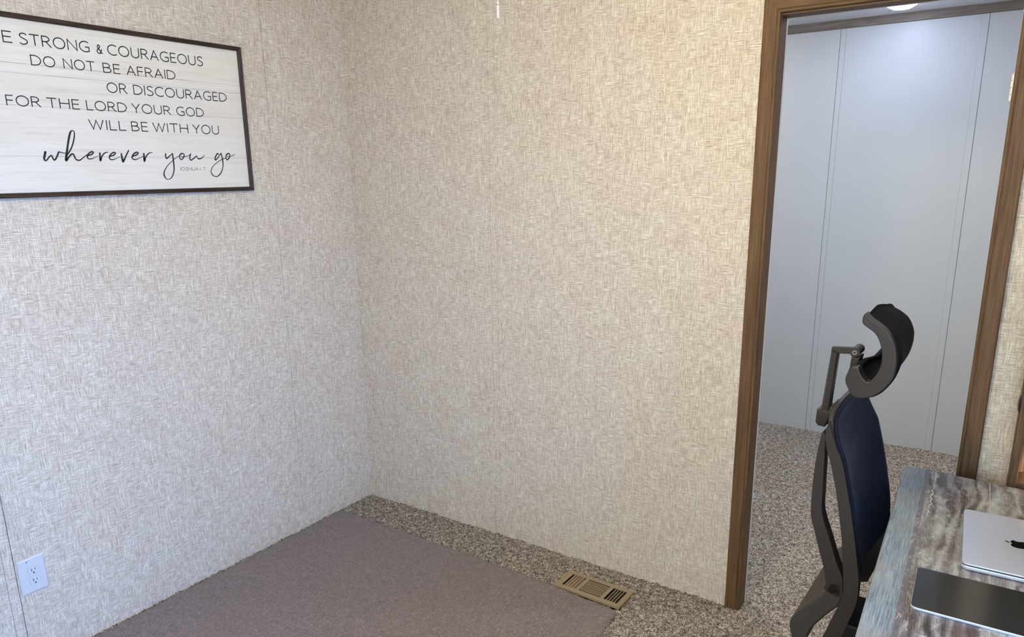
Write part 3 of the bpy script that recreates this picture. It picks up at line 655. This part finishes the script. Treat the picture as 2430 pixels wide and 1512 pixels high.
for zc in (.0150, -.0215):
    def sock(rr, n=40):
        pts = []
        for i in range(n):
            t = 2*math.pi*i/n; y, z = math.cos(t)*.0168*rr, math.sin(t)*.0168*rr
            pts.append((y, max(-.0138*rr, min(.0138*rr, z))))
        return pts
    b_ = bmesh.new(); prism(b_, sock(1.03), lambda a_, b2_, l: (l, a_+.003, b2_+zc), .0055, .00635); link('socket_seam', b_, M['groove'], po)
    b_ = bmesh.new(); prism(b_, sock(1.0), lambda a_, b2_, l: (l, a_+.003, b2_+zc), .0055, .0070, .0004); sk = link('socket', b_, M['plate'], po)
    b_ = bmesh.new()
    box(b_, .0068, .0072, -.0062+.003, -.0042+.003, zc-.0005, zc+.0080); box(b_, .0068, .0072, .0046+.003, .0064+.003, zc+.0008, zc+.0075)
    cyl(b_, (.0068, .003, zc-.0072), (.0072, .003, zc-.0072), .0026, n=16)
    link('slot', b_, M['slot'], sk)
b_ = bmesh.new(); cyl(b_, (.0058, -.013, .0510), (.0066, -.013, .0510), .0019, n=14); link('screw_hole', b_, M['slot'], po)

# ------------------------------------------------------------------ ceiling light with bead pull chain (above the picture) and hall light
LX, LY = 1.8592, -1.4816
cl = thing('ceiling_light', 'white bead pull chain hanging down from a round ceiling light, before the back wall', 'ceiling light', (LX, LY, ZC))
b_ = bmesh.new(); lathe(b_, [(0, 0), (.115, 0), (.118, -.012), (.105, -.04), (.06, -.055), (0, -.055)], 0, 0, 40); link('canopy', b_, M['paint'], cl, smooth=40)
b_ = bmesh.new(); lathe(b_, [(.10, -.045), (.135, -.075), (.145, -.115), (.125, -.16), (.07, -.19), (0, -.198)], 0, 0, 40); link('glass_globe', b_, M['globe'], cl, smooth=60)
b_ = bmesh.new()
zs = [1.8479, 1.8428, 1.8402, 1.8370, 1.8340, 1.8314, 1.8282]
zz = 1.853
while zz < ZC-.05: zs.insert(0, zz); zz += .0046
for z in zs:
    r_ = bmesh.ops.create_uvsphere(b_, u_segments=10, v_segments=7, radius=.00165); bmesh.ops.translate(b_, verts=r_['verts'], vec=(.0, 0, z-ZC))
cyl(b_, (0, 0, 1.8282-ZC), (0, 0, -.055), .0003, n=6)
link('pull_chain', b_, M['bead'], cl, smooth=60, label='white bead pull chain')
def hall_light(x, y, mat, label):
    h = thing('hall_light', label, 'ceiling light', (x, y, ZC))
    b1 = bmesh.new(); lathe(b1, [(0, 0), (.092, 0), (.092, -.006), (.080, -.013), (.074, -.013), (.074, -.004), (0, -.004)], 0, 0, 48); link('trim_ring', b1, M['paint'], h, smooth=40)
    b1 = bmesh.new(); lathe(b1, [(.0745, -.006), (.066, -.022), (.04, -.036), (0, -.040)], 0, 0, 48); link('diffuser', b1, mat, h, smooth=60)
hall_light(HLX, HLY, M['led'], 'bright round flush ceiling light in the hall, seen at the top of the doorway')
hall_light(.95, .95, M['led2'], 'added round flush ceiling light in the hall, out of sight left of the doorway')  # this lamp and the next are added, unseen, to even out the hall
hall_light(3.35, .95, M['led2'], 'added round flush ceiling light in the hall, out of sight right of the doorway')

# ------------------------------------------------------------------ desk
DA = math.radians(1.24); dk = thing('desk', 'distressed grey plank desk at the right, holding laptop and tablet', 'desk', (2.3805, -.1425, 0), DA)
DL, DW, DT, DZT = 1.62, .72, .026, .74
b_ = bmesh.new()
def rrect(x0, x1, y0, y1, r, n=6):
    out = []
    for cx, cy, a0 in ((x1-r, y1-r, 0), (x0+r, y1-r, 90), (x0+r, y0+r, 180), (x1-r, y0+r, 270)):
        out += [(cx+r*math.cos(math.radians(a0+90*i/n)), cy+r*math.sin(math.radians(a0+90*i/n))) for i in range(n+1)]
    return out
pl = rrect(0, DW, -DL, 0, .012); pl = [(x_, y_-.100*x_) for x_, y_ in pl]           # the far edge runs slightly off square
prism(b_, pl, lambda x_, y_, l: (x_, y_, l), DZT-DT, DZT, .003)
link('desktop', b_, M['desk'], dk)
for lx, ly in ((.028, -.026), (.66, -.125), (.06, -DL+.08), (.66, -DL+.06)):
    link('leg', B(lx-.018, lx+.018, ly-.018, ly+.018, .004, DZT-DT, .002), M['black_metal'], dk)
b_ = bmesh.new(); box(b_, .64, .68, -DL+.084, -.149, DZT-DT-.04, DZT-DT, .002)
link('under_frame', b_, M['black_metal'], dk)

# ------------------------------------------------------------------ laptop
LA = math.radians(1.84); lp = thing('laptop', 'closed silver laptop with dark fruit emblem lying on the desk', 'laptop', (2.5437, -.4225, DZT), LA)
LW, LD = .3070, .2212       # along the desk, across the desk
def slab(x0, x1, y0, y1, z0, z1, r, bev): 
    b2 = bmesh.new(); prism(b2, rrect(x0, x1, y0, y1, r, 8), lambda p_, q_, l: (p_, q_, l), z0, z1, bev, seg=3); return b2
link('base', slab(0, LD, -LW, 0, .0015, .0106, .012, .0022), M['alu'], lp, smooth=35)
link('lid', slab(.0003, LD-.0003, -LW+.0003, -.0003, .0124, .0164, .012, .0012), M['alu'], lp, smooth=35)
link('lid_gap', slab(.0010, LD-.001, -LW+.0010, -.0010, .0105, .0126, .011, 0), M['rubber'], lp)
for fx, fy in ((.02, -.02), (LD-.02, -.02), (.02, -LW+.02), (LD-.02, -LW+.02)):
    b2 = bmesh.new(); cyl(b2, (fx, fy, 0), (fx, fy, .002), .008, n=16); link('foot', b2, M['rubber'], lp)
half = [(0, .40), (.08, .44), (.17, .47), (.27, .47), (.37, .43), (.455, .34), (.50, .20), (.50, .05), (.47, -.10), (.41, -.25), (.33, -.38), (.25, -.475), (.17, -.50), (.10, -.485), (.04, -.465), (0, -.46)]
left = [(-x_, y_) for x_, y_ in half][::-1]
right = half[:5]+[(.445, .36)]+[(.62+.235*math.cos(t), .115+.27*math.sin(t)) for t in [math.radians(v_) for v_ in (128, 150, 172, 194, 216, 236)]]+[(.47, -.135)]+half[9:]
outline = catmull(right[:-1]+left[:-1], 3, True)
leaf = [(0+.01, .50), (.06, .515), (.14, .57), (.185, .66), (.19, .75), (.12, .735), (.04, .66), (.005, .57)]
LS = .0395; lcx, lcy = LD/2+.002, -LW/2+.002
b2 = bmesh.new()
put = lambda u_, v_, l: (lcx-v_*LS, lcy+u_*LS, l)
prism(b2, outline, put, .0162, .01648); prism(b2, catmull(leaf, 4, True), put, .0162, .01648)
link('emblem', b2, M['mirror'], lp, label='dark mirror fruit emblem with a bite and a leaf')

# ------------------------------------------------------------------ tablet
tb = thing('tablet', 'thin tablet with dark glass face and silver rim lying before the laptop', 'tablet', (2.4735, -.7800, DZT), math.radians(1.2))
link('body', slab(0, .2476, -.1765, 0, .0002, .0062, .012, .0014), M['alu'], tb, smooth=35)
link('screen', slab(.0010, .2466, -.1755, -.0010, .0058, .0066, .0112, .0002), M['glass'], tb)

# ------------------------------------------------------------------ bookcase behind the desk, at the picture's right edge
bk = thing('bookcase', 'brown wooden open bookcase with black knobs, standing behind the desk at the right edge', 'bookcase', (2.638, -.015, 0), 0)
BW, BD, BH = .70, .118, 1.32
link('side_panel', B(0, .018, -BD, 0, .004, BH, .0015), M['bookwood'], bk); link('side_panel', B(BW-.018, BW, -BD, 0, .004, BH, .0015), M['bookwood'], bk)
link('back_panel', B(.018, BW-.018, -.012, -.004, .05, BH-.018), M['bookwood'], bk)
for z0 in (.06, .392, .7245, 1.30): link('shelf', B(.018, BW-.018, -BD+.004, -.012, z0, z0+.018, .001), M['bookwood'], bk)
link('stile', B(.0185, .030, -.030, -.0125, .745, 1.295, .001), M['bookwood'], bk)
for z0 in (.958, 1.104):
    b2 = bmesh.new(); bmesh.ops.create_uvsphere(b2, u_segments=24, v_segments=14, radius=1)
    for v_ in b2.verts: v_.co = Vector((v_.co.x*.0065, -.070+v_.co.y*.026, z0+v_.co.z*.028))
    link('knob', b2, M['knob'], bk, smooth=60)
b2 = bmesh.new(); lathe(b2, [(0, .7425), (.018, .7425), (.018, .756), (.013, .761), (0, .762)], .092, -.062, 24); link('puck_light', b2, M['puck'], bk, smooth=40, label='small round warm light')

# ------------------------------------------------------------------ office chair (local x forward, y to the chair's left, z up)
oc = thing('office_chair', 'dark high back office chair with mesh back and curved headrest, beside the desk', 'chair', (2.27, -.42, 0), math.radians(-3))
def interp(pts, z):
    P = sorted((b_, a_) for a_, b_ in pts); zs_ = [p_[0] for p_ in P]; ss_ = [p_[1] for p_ in P]
    return float(np.interp(z, zs_, ss_))
SF = lambda z: interp(RAIL_FRONT, z)
HWID = .192; ZT, ZB = 1.008, .560
def outline_pt(t):
    """rounded outline of the back: returns (y, z) for t in 0..1 anticlockwise"""
    e = 4.2; c_, s_ = math.cos(2*math.pi*t), math.sin(2*math.pi*t)
    zc_, hz2 = (ZT+ZB)/2, (ZT-ZB)/2
    y = HWID*math.copysign(abs(c_)**(2/e), c_); z = zc_+hz2*math.copysign(abs(s_)**(2/e), s_)
    return y, z
def back_s(y, z):
    top = max(0, (z-.93)/.1)
    return SF(min(z, .985))-.032*max(0, 1-(y/HWID)**2)*min(1, max(0, (1.0-z)/.2))
# mesh panel
NU, NV = 40, 56; b_ = bmesh.new()
grid = {}
for i in range(NU+1):
    for j in range(NV+1):
        a_, c_ = -1+2*i/NU, -1+2*j/NV
        # squircle mapping keeps the rounded outline
        y = a_*(HWID+.003); z = (ZT+ZB)/2+c_*((ZT-ZB)/2+.003)
        k_ = (abs(a_)**4.2+abs(c_)**4.2)**(1/4.2); mx = max(abs(a_), abs(c_))
        if k_ > 0: y *= mx/k_; z = (ZT+ZB)/2+(z-(ZT+ZB)/2)*mx/k_
        grid[i, j] = b_.verts.new((back_s(y, z)+.004, y, z))
for i in range(NU):
    for j in range(NV): b_.faces.new((grid[i, j], grid[i+1, j], grid[i+1, j+1], grid[i, j+1]))
o = link('mesh_back', b_, M['mesh'], oc, smooth=80)
sm = o.modifiers.new('s', 'SOLIDIFY'); sm.thickness = .008; sm.offset = 0
# rim: flat section following the outline
path = []; N_ = 160
for i in range(N_):
    y, z = outline_pt(i/N_); path.append((back_s(y, z)-.006, y, z))
sect = [(-.006, -.005), (-.004, -.007), (.004, -.007), (.006, -.005), (.006, .003), (.004, .005), (-.004, .005), (-.006, .003)]
b_ = bmesh.new()
rings = []
for i, p_ in enumerate(path):
    P0 = Vector(p_); d = (Vector(path[(i+1) % N_])-Vector(path[i-1])).normalized(); u_ = Vector((1, 0, 0)); side = d.cross(u_).normalized(); u2 = side.cross(d)
    rings.append([b_.verts.new(P0+side*sa+u2*sb) for sa, sb in sect])
for i in range(N_):
    for j in range(8): b_.faces.new((rings[i][j], rings[i][(j+1) % 8], rings[(i+1) % N_][(j+1) % 8], rings[(i+1) % N_][j]))
link('back_rim', b_, M['plastic'], oc, smooth=50)
# side rails traced along both edges, running down under the seat
rail_poly = catmull([tuple(p_) for p_ in RAIL_FRONT], 4)+catmull([tuple(p_) for p_ in RAIL_BACK[::-1]], 4)
for s_ in (-1, 1):
    b_ = bmesh.new(); prism(b_, rail_poly, lambda p_, q_, l: (p_, s_*l, q_), .184, .206, .006, seg=3)
    link('side_rail', b_, M['plastic'], oc, smooth=50)
lp_poly = catmull([tuple(p_) for p_ in LOOP], 3, True)
for s_ in (-1, 1):
    b_ = bmesh.new(); prism(b_, lp_poly, lambda p_, q_, l: (p_, s_*l, q_), .160, .196, .007, seg=3)
    link('support_arm', b_, M['plastic'], oc, smooth=50)
arm_poly = catmull([tuple(p_) for p_ in ARM], 3, True)
b_ = bmesh.new(); prism(b_, arm_poly, lambda p_, q_, l: (p_, l, q_), -.196, .196, .006, seg=3)
link('lower_yoke', b_, M['plastic_grey'], oc, smooth=50)
# headrest
cx_ = sum(p_[0] for p_ in HEADC)/len(HEADC); cz_ = sum(p_[1] for p_ in HEADC)/len(HEADC)
HC = catmull([tuple(p_) for p_ in HEADC], 3, True)
b_ = bmesh.new(); prism(b_, HC, lambda p_, q_, l: (p_, l, q_), -.142, -.110, .0095, seg=5); link('headrest_frame', b_, M['plastic'], oc, smooth=50)
# black padded shell swept between the two end frames, bulging forward of them
pad_out = catmull([tuple(p_) for p_ in PADOUT], 3); inner_ = catmull([tuple(p_) for p_ in HEADC[:33]], 3)
b_ = bmesh.new(); K_ = 18; rings = []
full = pad_out+catmull([tuple(p_) for p_ in HEADC[28:6:-1]], 3)
npo = len(pad_out); lob = len(full)-npo
FR = [0, .08, .16, .26, .36, .46, .56, .66, .74, .81, .87, .92, .955, .98, .995, 1.0]; K_ = len(FR)-1
for f_ in FR:
    l = -.112+.316*f_
    kk = float(np.interp(f_, (0, .333, .667, 1), (.961, .924, .867, .843)))*(.45+.55*(1-max(0, (f_-.404)/.596)**2.6)**.5)
    sh = float(np.interp(f_, (0, .333, .667, 1), (0, -.005, -.001, -.001))); zz_ = float(np.interp(f_, (0, .333, .667, 1), (.001, .008, .004, .012)))
    ring = []
    for qi, p_ in enumerate(full):
        drop = 0.0
        if qi >= npo and p_[0] < .052 and p_[1] < 1.15: drop = .048*f_*min(1, max(0, (p_[1]-1.06)/.05))
        ring.append(b_.verts.new((cx_+(p_[0]-cx_)*kk+sh, l, cz_+(p_[1]-drop-cz_)*kk+zz_)))
    rings.append(ring)
nf = len(full)
for i in range(K_):
    for j in range(nf): b_.faces.new((rings[i][j], rings[i][(j+1) % nf], rings[i+1][(j+1) % nf], rings[i+1][j]))
b_.faces.new(rings[0][::-1]); b_.faces.new(rings[-1])
link('headrest_pad', b_, M['pad'], oc, smooth=50)
# post, pivot, bracket box
pa = [Vector((p_[0], -.02, p_[1])) for p_ in POST]
def bar(b2, p0, p1, w0, w1, dep):
    d = (p1-p0).normalized(); n_ = Vector((0, 1, 0)); s2 = d.cross(n_).normalized()
    v_ = []
    for p_, w_ in ((p0, w0), (p1, w1)):
        v_.append([b2.verts.new(p_+s2*sa*w_+n_*sb*dep) for sa, sb in ((-1, -.6), (-.6, -1), (.6, -1), (1, -.6), (1, .6), (.6, 1), (-.6, 1), (-1, .6))])
    for i in range(8): b2.faces.new((v_[0][i], v_[0][(i+1) % 8], v_[1][(i+1) % 8], v_[1][i]))
    b2.faces.new(v_[0][::-1]); b2.faces.new(v_[1])
b_ = bmesh.new(); bar(b_, pa[0]-Vector((0, 0, .02)), pa[1], .0112, .0095, .013); bar(b_, pa[1]+(pa[1]-pa[2]).normalized()*.008, pa[2], .0082, .0082, .013)
link('headrest_post', b_, M['plastic'], oc)
b_ = bmesh.new(); cyl(b_, pa[2]+Vector((0, -.026, 0)), pa[2]+Vector((0, .030, 0)), .0125, n=28)
pv = link('pivot', b_, M['plastic'], oc, smooth=40)
b_ = bmesh.new(); cyl(b_, pa[2]+Vector((0, -.0285, 0)), pa[2]+Vector((0, -.025, 0)), .0062, n=20); link('bolt', b_, M['chrome'], pv, smooth=40)
b_ = bmesh.new(); cyl(b_, pa[2]+Vector((0, -.0290, 0)), pa[2]+Vector((0, -.0283, 0)), .0028, n=6); link('bolt_socket', b_, M['slot'], pv)
b_ = bmesh.new(); prism(b_, catmull([tuple(p_) for p_ in TILT], 2, True), lambda p_, q_, l: (p_, l, q_), -.044, .004, .004, seg=3)
link('tilt_bracket', b_, M['plastic'], oc)
b_ = bmesh.new(); prism(b_, [tuple(p_) for p_ in BOX], lambda p_, q_, l: (p_, l, q_), -.045, .045, .003)
link('post_socket', b_, M['plastic'], oc, smooth=50)
b_ = bmesh.new(); box(b_, -.080, -.018, -.03, .03, .925, .955, .004); link('socket_bridge', b_, M['plastic'], oc)
# seat and base (mostly out of sight under the desk)
b_ = bmesh.new(); prism(b_, rrect(.105, .56, -.245, .245, .07, 8), lambda p_, q_, l: (p_, q_, l), .425, .488, .022, seg=4)
link('seat', b_, M['seat'], oc, smooth=60)
b_ = bmesh.new(); prism(b_, rrect(.09, .50, -.20, .20, .05, 6), lambda p_, q_, l: (p_, q_, l), .385, .425, .008)
link('seat_pan', b_, M['plastic'], oc, smooth=50)
link('tilt_mechanism', B(.02, .36, -.085, .085, .335, .388, .01), M['black_metal'], oc)
b_ = bmesh.new(); cyl(b_, (.22, 0, .10), (.22, 0, .25), .028); cyl(b_, (.22, 0, .25), (.22, 0, .336), .015); link('gas_lift', b_, M['black_metal'], oc, smooth=40)
for i in range(5):
    an = math.radians(72*i); d = Vector((math.cos(an), math.sin(an), 0)); p0 = Vector((.22, 0, .115)); p1 = p0+d*.30+Vector((0, 0, -.035))
    b_ = bmesh.new(); v_ = []
    nrm = Vector((-d.y, d.x, 0))
    for p_, w_, h_ in ((p0, .030, .030), (p1, .018, .014)): v_.append([b_.verts.new(p_+nrm*sa*w_+Vector((0, 0, sb*h_))) for sa, sb in ((-1, -1), (1, -1), (1, .4), (.5, 1), (-.5, 1), (-1, .4))])
    for j in range(6): b_.faces.new((v_[0][j], v_[0][(j+1) % 6], v_[1][(j+1) % 6], v_[1][j]))
    b_.faces.new(v_[0][::-1]); b_.faces.new(v_[1]); link('base_leg', b_, M['plastic'], oc)
    b_ = bmesh.new(); c0 = p1+Vector((0, 0, -.048)); c0.z = .032
    for s_ in (-1, 1): cyl(b_, c0+nrm*s_*.006, c0+nrm*s_*.022, .027, n=20)
    cyl(b_, c0, (c0.x, c0.y, p1.z), .006, n=10); link('caster', b_, M['rubber'], oc, smooth=40)

# even shading on the large flat moulded faces
for o in list(oc.children):
    if o.name.split('.')[0] in ('side_rail', 'support_arm', 'lower_yoke', 'headrest_frame', 'tilt_bracket'):
        for p in o.data.polygons: p.use_smooth = True
        wm = o.modifiers.new('weighted', 'WEIGHTED_NORMAL'); wm.keep_sharp = False; wm.weight = 100
